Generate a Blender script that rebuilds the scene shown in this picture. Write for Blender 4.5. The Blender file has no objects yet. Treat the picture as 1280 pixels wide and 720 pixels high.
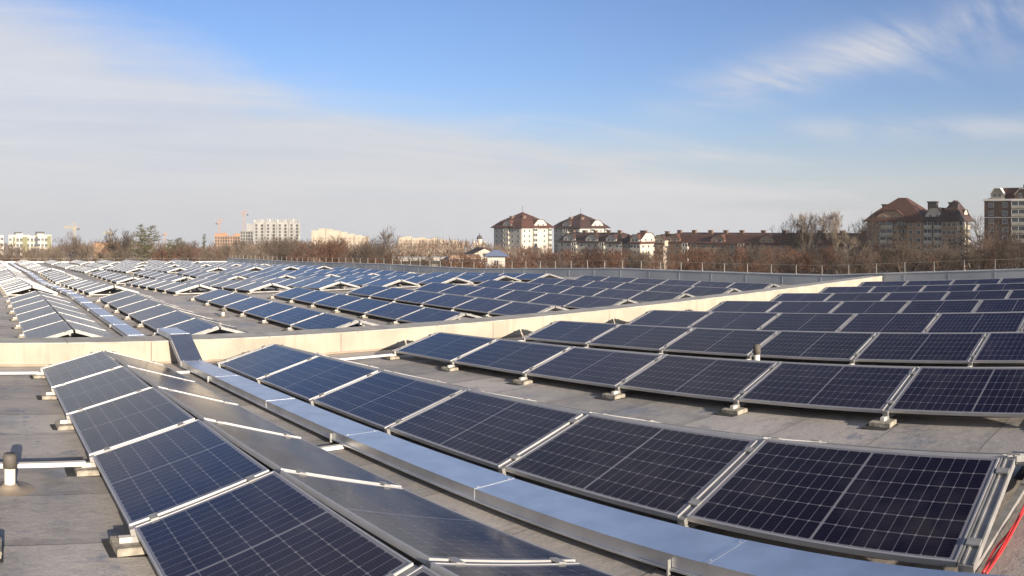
import bpy, math, random
from mathutils import Vector, Matrix
rnd = random.Random(7)
C = bpy.context.scene.collection
S = 0.82                      # fitted roof units -> metres
CAMZ = 2.21 * S
YAW = 0.6925                  # bearing of the picture centre from the row direction (+Y)
F = 958.8

# ------------------------------------------------------------------ camera
cd = bpy.data.cameras.new('camera'); cam = bpy.data.objects.new('camera', cd); C.objects.link(cam)
cam.location = (0, 0, CAMZ); cam.rotation_euler = (math.pi / 2, 0, -YAW)
cd.type = 'PANO'; cd.clip_start = .05; cd.clip_end = 20000
cd.panorama_type = 'CENTRAL_CYLINDRICAL' if hasattr(cd, 'panorama_type') else None
cd.central_cylindrical_range_u_min = -640 / F; cd.central_cylindrical_range_u_max = 640 / F
cd.central_cylindrical_range_v_min = -(720 - 283.7) / F; cd.central_cylindrical_range_v_max = 283.7 / F
cd.central_cylindrical_radius = 1.0
sc = bpy.context.scene; sc.camera = cam

# ------------------------------------------------------------------ light
SUN_EL, SUN_AZ = math.radians(13.5), math.radians(185)   # the sun stands behind the camera, low
EXPO = 1.2
sundir = Vector((math.sin(SUN_AZ) * math.cos(SUN_EL), math.cos(SUN_AZ) * math.cos(SUN_EL), math.sin(SUN_EL)))
sl = bpy.data.lights.new('sun', 'SUN'); sl.energy = 5.0; sl.angle = math.radians(.6); sl.color = (1, .85, .67)
so = bpy.data.objects.new('sun', sl); C.objects.link(so)
so.rotation_euler = sundir.to_track_quat('Z', 'Y').to_euler()
w = bpy.data.worlds.new('World'); sc.world = w; w.use_nodes = True
nt = w.node_tree; nt.nodes.clear(); N = nt.nodes; Lk = nt.links
def nd(tree, t, **k):
    n = tree.nodes.new(t)
    for a, b in k.items(): setattr(n, a, b)
    return n
out = nd(nt, 'ShaderNodeOutputWorld'); bg = nd(nt, 'ShaderNodeBackground'); bg.inputs[1].default_value = .081
sky = nd(nt, 'ShaderNodeTexSky', sky_type='NISHITA', sun_disc=False, sun_elevation=SUN_EL, sun_rotation=SUN_AZ,
         altitude=100, air_density=1.0, dust_density=1.2, ozone_density=1.6)
tc = nd(nt, 'ShaderNodeTexCoord'); sep = nd(nt, 'ShaderNodeSeparateXYZ'); Lk.new(tc.outputs['Generated'], sep.inputs[0])
def wm(op, a, b=None, c=None, clamp=False):
    n = nd(nt, 'ShaderNodeMath', operation=op, use_clamp=clamp)
    for i, v in enumerate((a, b, c)):
        if v is None: continue
        if isinstance(v, (int, float)): n.inputs[i].default_value = v
        else: Lk.new(v, n.inputs[i])
    return n.outputs[0]
# clouds lie on a flat layer overhead: coordinates x/z, y/z
zc = wm('MAXIMUM', sep.outputs[2], .02)
cx = wm('DIVIDE', sep.outputs[0], wm('ADD', zc, .06)); cy = wm('DIVIDE', sep.outputs[1], wm('ADD', zc, .06))
cmb = nd(nt, 'ShaderNodeCombineXYZ'); Lk.new(cx, cmb.inputs[0]); Lk.new(cy, cmb.inputs[1])
n1 = nd(nt, 'ShaderNodeTexNoise'); n1.inputs['Scale'].default_value = .42; n1.inputs['Detail'].default_value = 7; n1.inputs['Roughness'].default_value = .52; n1.inputs['Distortion'].default_value = .5
Lk.new(cmb.outputs[0], n1.inputs['Vector'])
mp = nd(nt, 'ShaderNodeMapping'); mp.inputs['Rotation'].default_value = (0, 0, .5); mp.inputs['Scale'].default_value = (.35, 1.1, 1); Lk.new(cmb.outputs[0], mp.inputs[0])
n2 = nd(nt, 'ShaderNodeTexNoise'); n2.inputs['Scale'].default_value = 1.5; n2.inputs['Detail'].default_value = 10; n2.inputs['Distortion'].default_value = .7; n2.inputs['Roughness'].default_value = .6
Lk.new(mp.outputs[0], n2.inputs['Vector'])
# bank of thin cloud over the north (left) sky, its edge sinking towards the right
az = wm('ARCTAN2', sep.outputs[0], sep.outputs[1])
el = sep.outputs[2]
edge = wm('SUBTRACT', .30, wm('MULTIPLY', az, .225))          # elevation of the bank's upper edge
edge = wm('ADD', edge, wm('MULTIPLY', wm('SUBTRACT', wm('ADD', wm('MULTIPLY', n1.outputs[0], .7), wm('MULTIPLY', n2.outputs[0], .3)), .5), .30))
bank = nd(nt, 'ShaderNodeMapRange', interpolation_type='SMOOTHSTEP')
Lk.new(wm('SUBTRACT', edge, el), bank.inputs[0]); bank.inputs[1].default_value = -.03; bank.inputs[2].default_value = .075
def streak(e0, sl_, a0, wd, a1, a2, k):
    d = wm('DIVIDE', wm('SUBTRACT', el, wm('ADD', wm('MULTIPLY', wm('SUBTRACT', az, a0), sl_), e0)), wd)
    g_ = wm('POWER', 2.718, wm('MULTIPLY', wm('MULTIPLY', d, d), -1))
    r_ = nd(nt, 'ShaderNodeMapRange', interpolation_type='SMOOTHSTEP'); Lk.new(az, r_.inputs[0]); r_.inputs[1].default_value = a1; r_.inputs[2].default_value = a2
    q_ = nd(nt, 'ShaderNodeMapRange', interpolation_type='SMOOTHSTEP'); Lk.new(n2.outputs[0], q_.inputs[0]); q_.inputs[1].default_value = .30; q_.inputs[2].default_value = .66
    return wm('MULTIPLY', wm('MULTIPLY', wm('MULTIPLY', g_, r_.outputs[0]), q_.outputs[0]), k)
w1 = streak(.150, .25, .86, .030, .80, 1.10, 1.0); w2 = streak(.125, .01, 1.0, .014, .98, 1.12, .55); w3 = streak(.205, .10, 1.0, .045, .85, 1.3, .35)
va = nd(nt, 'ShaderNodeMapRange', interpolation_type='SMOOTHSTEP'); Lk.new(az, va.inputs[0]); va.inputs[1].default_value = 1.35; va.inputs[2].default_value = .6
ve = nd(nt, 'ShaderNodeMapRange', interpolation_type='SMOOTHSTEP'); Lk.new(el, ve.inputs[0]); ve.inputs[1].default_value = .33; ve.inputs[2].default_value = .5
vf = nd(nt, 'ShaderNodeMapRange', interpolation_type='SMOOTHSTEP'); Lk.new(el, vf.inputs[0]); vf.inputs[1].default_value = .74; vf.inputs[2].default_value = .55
added_veil = wm('MULTIPLY', wm('MULTIPLY', va.outputs[0], wm('MULTIPLY', ve.outputs[0], vf.outputs[0])), wm('MULTIPLY', n2.outputs[0], 1.15))  # unseen cloud, added above the view to brighten the duct's reflection
w3 = wm('MAXIMUM', w3, added_veil)
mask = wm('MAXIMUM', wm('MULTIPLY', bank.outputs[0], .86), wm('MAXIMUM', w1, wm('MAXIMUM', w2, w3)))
hz = nd(nt, 'ShaderNodeMapRange', interpolation_type='SMOOTHSTEP'); Lk.new(el, hz.inputs[0]); hz.inputs[1].default_value = .20; hz.inputs[2].default_value = -.04
hz.inputs[3].default_value = 0; hz.inputs[4].default_value = .85
mix1 = nd(nt, 'ShaderNodeMix', data_type='RGBA'); mix2 = nd(nt, 'ShaderNodeMix', data_type='RGBA')
boost = nd(nt, 'ShaderNodeVectorMath', operation='MULTIPLY'); boost.inputs[1].default_value = (.55, .675, .95)
Lk.new(sky.outputs[0], boost.inputs[0])
zen = nd(nt, 'ShaderNodeMapRange', interpolation_type='SMOOTHSTEP'); Lk.new(el, zen.inputs[0]); zen.inputs[1].default_value = .38; zen.inputs[2].default_value = .95; zen.inputs[3].default_value = 1; zen.inputs[4].default_value = .5  # upper sky, out of view, dimmed to darken the panel reflections
zb = nd(nt, 'ShaderNodeVectorMath', operation='SCALE'); Lk.new(boost.outputs[0], zb.inputs[0]); Lk.new(zen.outputs[0], zb.inputs['Scale'])
cc = nd(nt, 'ShaderNodeMix', data_type='RGBA'); cr_ = nd(nt, 'ShaderNodeMapRange'); Lk.new(wm('ADD', wm('MULTIPLY', n1.outputs[0], .5), wm('MULTIPLY', n2.outputs[0], .5)), cr_.inputs[0]); cr_.inputs[1].default_value = .38; cr_.inputs[2].default_value = .62
Lk.new(cr_.outputs[0], cc.inputs[0]); cc.inputs[6].default_value = (3.2, 3.35, 3.8, 1); cc.inputs[7].default_value = (4.05, 3.98, 3.98, 1); Lk.new(cc.outputs[2], mix1.inputs[7])
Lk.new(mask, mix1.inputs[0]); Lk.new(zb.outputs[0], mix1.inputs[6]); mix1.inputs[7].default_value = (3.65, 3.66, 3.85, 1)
Lk.new(hz.outputs[0], mix2.inputs[0]); Lk.new(mix1.outputs[2], mix2.inputs[6]); mix2.inputs[7].default_value = (2.95, 3.02, 3.2, 1)
Lk.new(mix2.outputs[2], bg.inputs[0]); Lk.new(bg.outputs[0], out.inputs[0])
sc.view_settings.view_transform = 'Standard'; sc.view_settings.look = 'None'; sc.view_settings.exposure = EXPO; sc.view_settings.gamma = 1
sc.cycles.max_bounces = 5; sc.cycles.diffuse_bounces = 3; sc.cycles.glossy_bounces = 3; sc.cycles.volume_bounces = 0
sc.cycles.sample_clamp_indirect = 4; sc.cycles.use_denoising = True

# ------------------------------------------------------------------ materials
def mat(name, col, rough=.8, metal=0, var=0, scale=3, bump=0, spec=.5, coat=0, varcol=None, detail=5):
    m = bpy.data.materials.new(name); m.use_nodes = True; t = m.node_tree; b = t.nodes['Principled BSDF']
    b.inputs['Base Color'].default_value = (*col, 1); b.inputs['Roughness'].default_value = rough; b.inputs['Metallic'].default_value = metal
    b.inputs['Specular IOR Level'].default_value = spec; b.inputs['Coat Weight'].default_value = coat
    if var or bump:
        tcn = nd(t, 'ShaderNodeTexCoord'); n = nd(t, 'ShaderNodeTexNoise'); n.inputs['Scale'].default_value = scale; n.inputs['Detail'].default_value = detail
        t.links.new(tcn.outputs['Object'], n.inputs['Vector'])
        if var:
            mx = nd(t, 'ShaderNodeMix', data_type='RGBA'); mr = nd(t, 'ShaderNodeMapRange'); mr.inputs[1].default_value = .35; mr.inputs[2].default_value = .65
            t.links.new(n.outputs[0], mr.inputs[0]); t.links.new(mr.outputs[0], mx.inputs[0])
            mx.inputs[6].default_value = (*col, 1)
            mx.inputs[7].default_value = (*(varcol or tuple(max(0, c * (1 - var)) for c in col)), 1)
            t.links.new(mx.outputs[2], b.inputs['Base Color'])
        if bump:
            bp = nd(t, 'ShaderNodeBump'); bp.inputs['Strength'].default_value = bump; bp.inputs['Distance'].default_value = .02
            t.links.new(n.outputs[0], bp.inputs['Height']); t.links.new(bp.outputs[0], b.inputs['Normal'])
    return m
M = {}
M['grey_steel'] = mat('grey steel', (.28, .28, .27), .7)
M['alu'] = mat('aluminium', (.50, .50, .51), .52, .6, .12, 6)
M['alu_d'] = mat('aluminium rail', (.36, .36, .36), .58, .5, .3, 8)
M['galv'] = mat('galvanised sheet', (.72, .74, .77), .40, 1, .15, 4, .05, varcol=(.60, .62, .66))
M['white'] = mat('white enamel', (.55, .54, .51), .6, 0, .1, 9)
M['paver'] = mat('concrete paver', (.32, .295, .25), .92, 0, .45, 14, .6)
M['rubber'] = mat('rubber mat', (.03, .03, .03), .85, 0, .3, 12)
M['back'] = mat('backsheet', (.6, .6, .62), .6)
M['cap'] = mat('vent cap', (.1, .09, .08), .8, 0, .3, 10)
M['pvc'] = mat('pipe', (.62, .6, .53), .6, 0, .15, 8)
M['red'] = mat('red cable', (.55, .03, .03), .45)
M['black'] = mat('black cable', (.02, .02, .02), .45)

def cellmat():
    m = bpy.data.materials.new('solar cells'); m.use_nodes = True; t = m.node_tree; b = t.nodes['Principled BSDF']
    def mt(op, a, b_=None, c=None):
        n = nd(t, 'ShaderNodeMath', operation=op)
        for i, v in enumerate((a, b_, c)):
            if v is None: continue
            if isinstance(v, (int, float)): n.inputs[i].default_value = v
            else: t.links.new(v, n.inputs[i])
        return n.outputs[0]
    tcn = nd(t, 'ShaderNodeTexCoord'); sp = nd(t, 'ShaderNodeSeparateXYZ'); t.links.new(tcn.outputs['Object'], sp.inputs[0])
    X, Y = mt('DIVIDE', sp.outputs[0], S), mt('DIVIDE', sp.outputs[1], S)
    px, py = .1815, .0965
    def near(v, p, off=0):     # distance to the nearest multiple of p
        f = mt('FRACT', mt('ADD', mt('DIVIDE', v, p), 100.5 + off))
        return mt('MULTIPLY', mt('ABSOLUTE', mt('SUBTRACT', f, .5)), p)
    ya = mt('SUBTRACT', mt('ABSOLUTE', Y), .009)
    dx, dy = near(X, px), near(ya, py)
    l1 = mt('LESS_THAN', dx, .0028); l2 = mt('LESS_THAN', dy, .0022); l3 = mt('LESS_THAN', mt('ABSOLUTE', Y), .0095)
    dia = mt('LESS_THAN', mt('ADD', dx, dy), .0125)
    edge = mt('MAXIMUM', mt('GREATER_THAN', mt('ABSOLUTE', X), .5445), mt('GREATER_THAN', mt('ABSOLUTE', Y), .974))
    weak = mt('MULTIPLY', mt('MAXIMUM', l1, l2), .75)
    line = mt('MAXIMUM', mt('MAXIMUM', weak, l3), mt('MAXIMUM', dia, edge))
    bus = mt('MULTIPLY', mt('LESS_THAN', near(X, px / 9, .5), .0009), .16)
    line = mt('MAXIMUM', line, bus)
    oi = nd(t, 'ShaderNodeObjectInfo')
    c1 = nd(t, 'ShaderNodeMix', data_type='RGBA'); t.links.new(oi.outputs['Random'], c1.inputs[0])
    c1.inputs[6].default_value = (.006, .0045, .013, 1); c1.inputs[7].default_value = (.010, .0075, .027, 1)
    c2 = nd(t, 'ShaderNodeMix', data_type='RGBA'); t.links.new(line, c2.inputs[0]); t.links.new(c1.outputs[2], c2.inputs[6]); c2.inputs[7].default_value = (.17, .17, .20, 1)
    # dust film
    n = nd(t, 'ShaderNodeTexNoise'); n.inputs['Scale'].default_value = 2.2; n.inputs['Detail'].default_value = 6; t.links.new(tcn.outputs['Object'], n.inputs['Vector'])
    # grime: thicker towards the lower frame edge, streaky, different on every module
    n3 = nd(t, 'ShaderNodeTexNoise'); n3.noise_dimensions = '4D'; n3.inputs['Scale'].default_value = 5; n3.inputs['Detail'].default_value = 8; t.links.new(tcn.outputs['Object'], n3.inputs['Vector']); t.links.new(mt('MULTIPLY', oi.outputs['Random'], 60), n3.inputs['W'])
    n.noise_dimensions = '4D'; t.links.new(mt('MULTIPLY', oi.outputs['Random'], 90), n.inputs['W'])
    dust = nd(t, 'ShaderNodeMapRange'); t.links.new(mt('MULTIPLY', n3.outputs[0], n.outputs[0]), dust.inputs[0]); dust.inputs[1].default_value = .22; dust.inputs[2].default_value = .42
    c3 = nd(t, 'ShaderNodeMix', data_type='RGBA'); t.links.new(mt('MULTIPLY', dust.outputs[0], .055), c3.inputs[0]); t.links.new(c2.outputs[2], c3.inputs[6]); c3.inputs[7].default_value = (.3, .28, .25, 1)
    t.links.new(c3.outputs[2], b.inputs['Base Color'])
    mr = nd(t, 'ShaderNodeMapRange'); t.links.new(n.outputs[0], mr.inputs[0]); mr.inputs[1].default_value = .3; mr.inputs[2].default_value = .7; mr.inputs[3].default_value = .10; mr.inputs[4].default_value = .2
    t.links.new(mr.outputs[0], b.inputs['Roughness']); b.inputs['IOR'].default_value = 1.45; b.inputs['Specular IOR Level'].default_value = .21
    return m
M['cell'] = cellmat()

# ------------------------------------------------------------------ mesh helpers
class MB:
    def __init__(s, k=1.0): s.v = []; s.f = []; s.m = []; s.k = k
    def add(s, vs, fs, mi=0):
        n = len(s.v); s.v += [tuple(c * s.k for c in p) for p in vs]; s.f += [tuple(i + n for i in f) for f in fs]; s.m += [mi] * len(fs); return s
    def box(s, a, b, mi=0):
        (x0, y0, z0), (x1, y1, z1) = a, b
        return s.add([(x0, y0, z0), (x1, y0, z0), (x1, y1, z0), (x0, y1, z0), (x0, y0, z1), (x1, y0, z1), (x1, y1, z1), (x0, y1, z1)],
                     [(3, 2, 1, 0), (4, 5, 6, 7), (0, 1, 5, 4), (1, 2, 6, 5), (2, 3, 7, 6), (3, 0, 4, 7)], mi)
    def bar(s, p, q, w, h, mi=0, up=(0, 0, 1)):
        p, q = Vector(p), Vector(q); d = (q - p).normalized(); u = Vector(up); sx = d.cross(u)
        if sx.length < 1e-4: sx = d.cross(Vector((1, 0, 0)))
        sx.normalize(); uz = sx.cross(d); vs = []
        for c in (p, q):
            for a, b in ((-1, -1), (1, -1), (1, 1), (-1, 1)): vs.append(tuple(c + sx * a * w / 2 + uz * b * h / 2))
        return s.add(vs, [(3, 2, 1, 0), (4, 5, 6, 7), (0, 1, 5, 4), (1, 2, 6, 5), (2, 3, 7, 6), (3, 0, 4, 7)], mi)
    def tube(s, pts, r, n=6, mi=0, r2=None, cap=True):
        pts = [Vector(p) for p in pts]; rings = []; vs = []
        for i, p in enumerate(pts):
            d = (pts[min(i + 1, len(pts) - 1)] - pts[max(i - 1, 0)]).normalized()
            a = d.orthogonal().normalized() if i == 0 else (a - d * a.dot(d)).normalized()
            b = d.cross(a); rr = r if r2 is None else r + (r2 - r) * i / (len(pts) - 1)
            for k in range(n):
                t = 2 * math.pi * k / n; vs.append(tuple(p + a * math.cos(t) * rr + b * math.sin(t) * rr))
        fs = [(i * n + k, i * n + (k + 1) % n, (i + 1) * n + (k + 1) % n, (i + 1) * n + k) for i in range(len(pts) - 1) for k in range(n)]
        if cap: fs += [tuple(reversed(range(n))), tuple((len(pts) - 1) * n + k for k in range(n))]
        return s.add(vs, fs, mi)
    def lathe(s, prof, n=16, mi=0, c=(0, 0)):
        vs = []; fs = []
        for r, z in prof:
            for k in range(n): t = 2 * math.pi * k / n; vs.append((c[0] + r * math.cos(t), c[1] + r * math.sin(t), z))
        for i in range(len(prof) - 1):
            for k in range(n): fs.append((i * n + k, i * n + (k + 1) % n, (i + 1) * n + (k + 1) % n, (i + 1) * n + k))
        fs.append(tuple((len(prof) - 1) * n + k for k in range(n)))
        return s.add(vs, fs, mi)
    def mesh(s, name, mats, smooth=False):
        me = bpy.data.meshes.new(name); me.from_pydata(s.v, [], s.f)
        for m in (mats if isinstance(mats, (list, tuple)) else [mats]): me.materials.append(m)
        me.polygons.foreach_set('material_index', s.m)
        if smooth: me.polygons.foreach_set('use_smooth', [True] * len(s.f))
        me.update(); return me
def ob(name, me, parent=None, loc=(0, 0, 0), rot=(0, 0, 0)):
    o = bpy.data.objects.new(name, me); C.objects.link(o); o.location = loc; o.rotation_euler = rot
    if parent: o.parent = parent
    return o
def mo(name, mb, mats, parent=None, loc=(0, 0, 0), rot=(0, 0, 0), smooth=False): return ob(name, mb.mesh(name, mats, smooth), parent, loc, rot)
def tag(o, label=None, cat=None, group=None, kind=None):
    if label: o['label'] = label
    if cat: o['category'] = cat
    if group: o['group'] = group
    if kind: o['kind'] = kind
    return o
def thing(name, label, cat, loc=(0, 0, 0), group=None, rot=(0, 0, 0)): return tag(ob(name, None, None, loc, rot), label, cat, group)

# ------------------------------------------------------------------ roof deck
PROF = [(-40, .0), (0, 1.63), (14, 2.26), (18.9, 2.53), (34, 2.62), (44, 3.0), (50, 3.28), (66, 3.52), (85, 4.1), (106, 4.55), (125, 5.0)]
def prof(u):
    for (a, p), (b, q) in zip(PROF, PROF[1:]):
        if u <= b: return p + (q - p) * (u - a) / (b - a)
    return PROF[-1][1]
def zr(u, v=0): return 2.21 - (prof(u) + .49 + .006 * v)     # roof height in fitted units
def sm(u): return (zr(u + .5) - zr(u - .5))
U0, U1, V0, V1 = -16, 113, -24, 37.9
def roofmat():
    m = mat('bitumen roof', (.2, .19, .18), .8); t = m.node_tree; b = t.nodes['Principled BSDF']
    tcn = nd(t, 'ShaderNodeTexCoord')
    def noise(s, d=6, r=.55, vec=None):
        n = nd(t, 'ShaderNodeTexNoise'); n.inputs['Scale'].default_value = s; n.inputs['Detail'].default_value = d; n.inputs['Roughness'].default_value = r
        t.links.new(vec or tcn.outputs['Object'], n.inputs['Vector']); return n.outputs[0]
    def rng(v, a, b_, c=0, d=1):
        n = nd(t, 'ShaderNodeMapRange', interpolation_type='SMOOTHSTEP'); t.links.new(v, n.inputs[0])
        for i, q in enumerate((a, b_, c, d)): n.inputs[i + 1].default_value = q
        return n.outputs[0]
    def mix(f, a, b_):
        n = nd(t, 'ShaderNodeMix', data_type='RGBA'); t.links.new(f, n.inputs[0])
        for i, q in ((6, a), (7, b_)):
            if isinstance(q, tuple): n.inputs[i].default_value = (*q, 1)
            else: t.links.new(q, n.inputs[i])
        return n.outputs[2]
    c = mix(rng(noise(.45, 8, .6), .38, .62), (.46, .42, .385), (.31, .30, .295))
    c = mix(rng(noise(2.6, 8, .65), .42, .62, 0, .6), c, (.46, .43, .40))
    c = mix(rng(noise(.9, 8, .7), .56, .68, 0, .75), c, (.22, .235, .27))
    c = mix(rng(noise(1.7, 10, .75), .5, .72, 0, .7), c, (.17, .165, .16))
    mpn = nd(t, 'ShaderNodeMapping'); mpn.inputs['Scale'].default_value = (1.2, .35, 1); t.links.new(tcn.outputs['Object'], mpn.inputs[0])
    c = mix(rng(noise(1.9, 9, .7, mpn.outputs[0]), .58, .7, 0, .5), c, (.50, .48, .46))
    c = mix(rng(noise(3.3, 9, .7), .55, .66, 0, .75), c, (.16, .19, .26))
    c = mix(rng(noise(5.5, 9, .75), .66, .7, 0, .8), c, (.62, .61, .58))
    c = mix(rng(noise(55, 4, .6), .3, .7, 0, .35), c, (.2, .19, .18))
    # membrane strips: seams every metre across the roof
    sp = nd(t, 'ShaderNodeSeparateXYZ'); t.links.new(tcn.outputs['Object'], sp.inputs[0])
    wob = noise(1.5, 2)
    def mt(op, a, b_):
        n = nd(t, 'ShaderNodeMath', operation=op)
        for i, v in enumerate((a, b_)):
            if isinstance(v, (int, float)): n.inputs[i].default_value = v
            else: t.links.new(v, n.inputs[i])
        return n.outputs[0]
    f = mt('FRACT', mt('ADD', mt('ADD', sp.outputs[1], mt('MULTIPLY', wob, .03)), 50.3), 0)
    wn = nd(t, 'ShaderNodeTexWhiteNoise'); wn.noise_dimensions = '1D'; t.links.new(mt('FLOOR', mt('ADD', mt('ADD', sp.outputs[1], mt('MULTIPLY', wob, .03)), 50.3), 0), wn.inputs['W'])
    hs = nd(t, 'ShaderNodeHueSaturation'); t.links.new(rng(wn.outputs['Value'], 0, 1, .82, 1.12), hs.inputs['Value']); t.links.new(c, hs.inputs['Color']); c = hs.outputs[0]
    lap = mt('MULTIPLY', mt('LESS_THAN', f, .10), rng(noise(4, 6, .7), .4, .65, .1, .5)); c = mix(lap, c, (.17, .16, .155))
    seam = mt('LESS_THAN', f, .014)
    c = mix(mt('MULTIPLY', seam, .6), c, (.09, .085, .08))
    f2 = mt('LESS_THAN', mt('FRACT', mt('ADD', mt('DIVIDE', mt('ADD', sp.outputs[0], mt('MULTIPLY', wob, .04)), 5.2), 50.62), 0), .005)
    c = mix(mt('MULTIPLY', f2, .5), c, (.1, .095, .09))
    t.links.new(c, b.inputs['Base Color'])
    t.links.new(rng(noise(.9, 8, .7), .54, .68, .82, .38), b.inputs['Roughness'])
    bp = nd(t, 'ShaderNodeBump'); bp.inputs['Strength'].default_value = .6; bp.inputs['Distance'].default_value = .012
    t.links.new(noise(9, 8, .7), bp.inputs['Height']); t.links.new(bp.outputs[0], b.inputs['Normal'])
    return m
M['roof'] = roofmat()
us = sorted(set([U0, U1] + [p[0] for p in PROF if U0 < p[0] < U1]))
GZ = -9.0
mb = MB(); top = []
for u in us:
    top.append([(V0 * S, u * S, zr(u, V0) * S), (V1 * S, u * S, zr(u, V1) * S)])
vs = [p for a in top for p in a]; fs = [(2 * i, 2 * i + 1, 2 * i + 3, 2 * i + 2) for i in range(len(us) - 1)]
mb.add(vs, fs)
n = len(us); vsk = []
for p in (vs[0], vs[1], vs[-1], vs[-2]): vsk.append(p)
side = lambda pts: mb.add(pts + [(x, y, GZ - 12) for x, y, z in pts], [(i, i + 1, len(pts) + i + 1, len(pts) + i) for i in range(len(pts) - 1)], 1)
side([vs[0], vs[1]]); side([vs[2 * i + 1] for i in range(n)]); side([vs[-1], vs[-2]]); side([vs[2 * i] for i in reversed(range(n))])
M['facade'] = mat('warehouse wall', (.45, .43, .4), .8, 0, .2, .5)
tag(mo('roof_deck', mb, [M['roof'], M['facade']]), kind='structure')

# ------------------------------------------------------------------ solar arrays
P, LP, RUN = 2.1, 2.045, 1.107
TILT = math.atan2(.31, RUN); WP = RUN / math.cos(TILT)
h = .042
fr = MB(S); x, y = WP / 2, LP / 2; bw = .013
for a, b in (((-x, -y, -h), (-x + bw, y, 0)), ((x - bw, -y, -h), (x, y, 0)), ((-x + bw, -y, -h), (x - bw, -y + bw, 0)), ((-x + bw, y - bw, -h), (x - bw, y, 0))): fr.box(a, b)
fr.add([(-x + bw, -y + bw, -.012), (x - bw, -y + bw, -.012), (x - bw, y - bw, -.012), (-x + bw, y - bw, -.012)], [(3, 2, 1, 0)], 1)
ME_frame = fr.mesh('panel', [M['alu'], M['back']])
g = MB(S); g.add([(-x + bw, -y + bw, -.004), (x - bw, -y + bw, -.004), (x - bw, y - bw, -.004), (-x + bw, y - bw, -.004)], [(0, 1, 2, 3)])
ME_glass = g.mesh('glass', M['cell'])
RG = .04   # half gap at the ridge
def support_mesh(detail, end=0):
    m = MB(S)
    for s in (-1, 1):
        zt = -.042 if detail else -.065
        a = (s * (RG - .01), 0, .49 + zt); b = (s * (RG + RUN + .012), 0, .18 + zt)
        m.bar(a, b, .10 if end else .07, .05, 0)
        if end:    # channel: a groove between two lips on the free side
            for q in (-.045, .02, .05): m.bar((a[0], q, a[2] + .03), (b[0], q, b[2] + .03), .012, .014, 0)
        if detail:
            for t in (.16, .84):
                c = [a[i] + (b[i] - a[i]) * t for i in range(3)]
                m.bar((c[0] - .03, 0, c[2] + .046 + s * .03 * math.tan(TILT)), (c[0] + .03, 0, c[2] + .046 - s * .03 * math.tan(TILT)), .09, .012, 0)
            # bent foot plate from base rail to eave
            m.bar((s * (RG + RUN - .03), 0, .09), (s * (RG + RUN - .02), 0, .15), .05, .015, 0, up=(1, 0, 0))
            m.bar((s * 1.06, 0, .084), (s * 1.24, 0, .084), .05, .04, 1)
    m.bar((-1.15, 0, .088), (1.15, 0, .088), .06, .045, 0)
    return m.mesh('support_frame', [M['alu_d'], M['white']])
ME_sup = {(d, e): support_mesh(d, e) for d in (0, 1) for e in (0, 1)}
def paver_mesh(seed):
    r = random.Random(seed); m = MB(S); j = lambda: r.uniform(-.006, .006)
    a, b, c = .115, .13, .05
    vs = [(sx * (a + j()), sy * (b + j()), .014) for sx, sy in ((-1, -1), (1, -1), (1, 1), (-1, 1))]
    vs += [(sx * (a + j()), sy * (b + j()), .014 + c - .008) for sx, sy in ((-1, -1), (1, -1), (1, 1), (-1, 1))]
    vs += [(sx * (a - .01), sy * (b - .01), .014 + c) for sx, sy in ((-1, -1), (1, -1), (1, 1), (-1, 1))]
    fs = [(8, 9, 10, 11)] + [(i, (i + 1) % 4, 4 + (i + 1) % 4, 4 + i) for i in range(4)] + [(4 + i, 4 + (i + 1) % 4, 8 + (i + 1) % 4, 8 + i) for i in range(4)]
    return m.add(vs, fs).mesh('ballast_block', M['paver'])
ME_pav = [paver_mesh(i) for i in range(5)]
ME_mat = MB(S).box((-.17, -.18, .0), (.17, .18, .012)).mesh('rubber_mat', M['rubber'])
ORD = ['first', 'second', 'third', 'fourth', 'fifth', 'sixth', 'seventh', 'eighth', 'ninth', 'tenth']
def array(vr, u0, n, label, group, detail=2, panels=True):
    base = Vector((vr, u0, zr(u0, vr)))
    t = thing('solar_array', label, 'solar array', base * S, group)
    for i in range(n):
        uc = u0 + P * (i + .5)
        for s in (-1, 1):
            p = Vector((vr + s * (RG + RUN / 2), uc, zr(uc, vr) + .335 + rnd.uniform(-.003, .003))) - base
            rx = math.atan(zr(uc + 1, 0) - zr(uc, 0)) if abs(zr(uc + 1) - 2 * zr(uc) + zr(uc - 1)) < .002 else math.atan((zr(uc + 1) - zr(uc - 1)) / 2)
            q = ob('solar_panel', ME_frame, t, p * S, (rx + rnd.uniform(-.002, .002), s * TILT + rnd.uniform(-.003, .003), rnd.uniform(-.001, .001)))
            ob('glass', ME_glass, q)
    for i in range(n + 1):
        uc = u0 + P * i; e = 1 if i in (0, n) and detail else 0
        off = (-.035 if i == 0 else .035 if i == n else 0) if e else 0
        p = Vector((vr, uc + off, zr(uc, vr))) - base
        ob('support_frame', ME_sup[(1 if detail == 2 else 0, e)], t, p * S, (0, 0, math.pi if (e and i == n) else 0))
        if detail >= 1:
            for s in (-1, 1):
                pb = Vector((vr + s * 1.18 + rnd.uniform(-.02, .02), uc + off + rnd.uniform(-.02, .02), zr(uc, vr) + .002)) - base
                b = ob('ballast_block', rnd.choice(ME_pav), t, pb * S, (0, 0, rnd.uniform(-.06, .06)))
                if detail == 2: ob('rubber_mat', ME_mat, b, (rnd.uniform(-.05, .03) * S - .02, 0, 0))
    return t
VN = [-1.15, 2.25, 5.62, 9.5, 13.1, 16.75, 20.4, 24.05, 27.7, 31.35]
VF = [2.3, 6.05, 10.1, 13.75, 17.45, 21.05, 24.6, 28.1, 31.5]
UB = 13.95 - 6 * P
names = ['array at the left edge, only its ballast feet showing', 'array left of the metal cable duct, in the left foreground',
         'array directly right of the metal cable duct, largest dark panels in the foreground']
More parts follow.
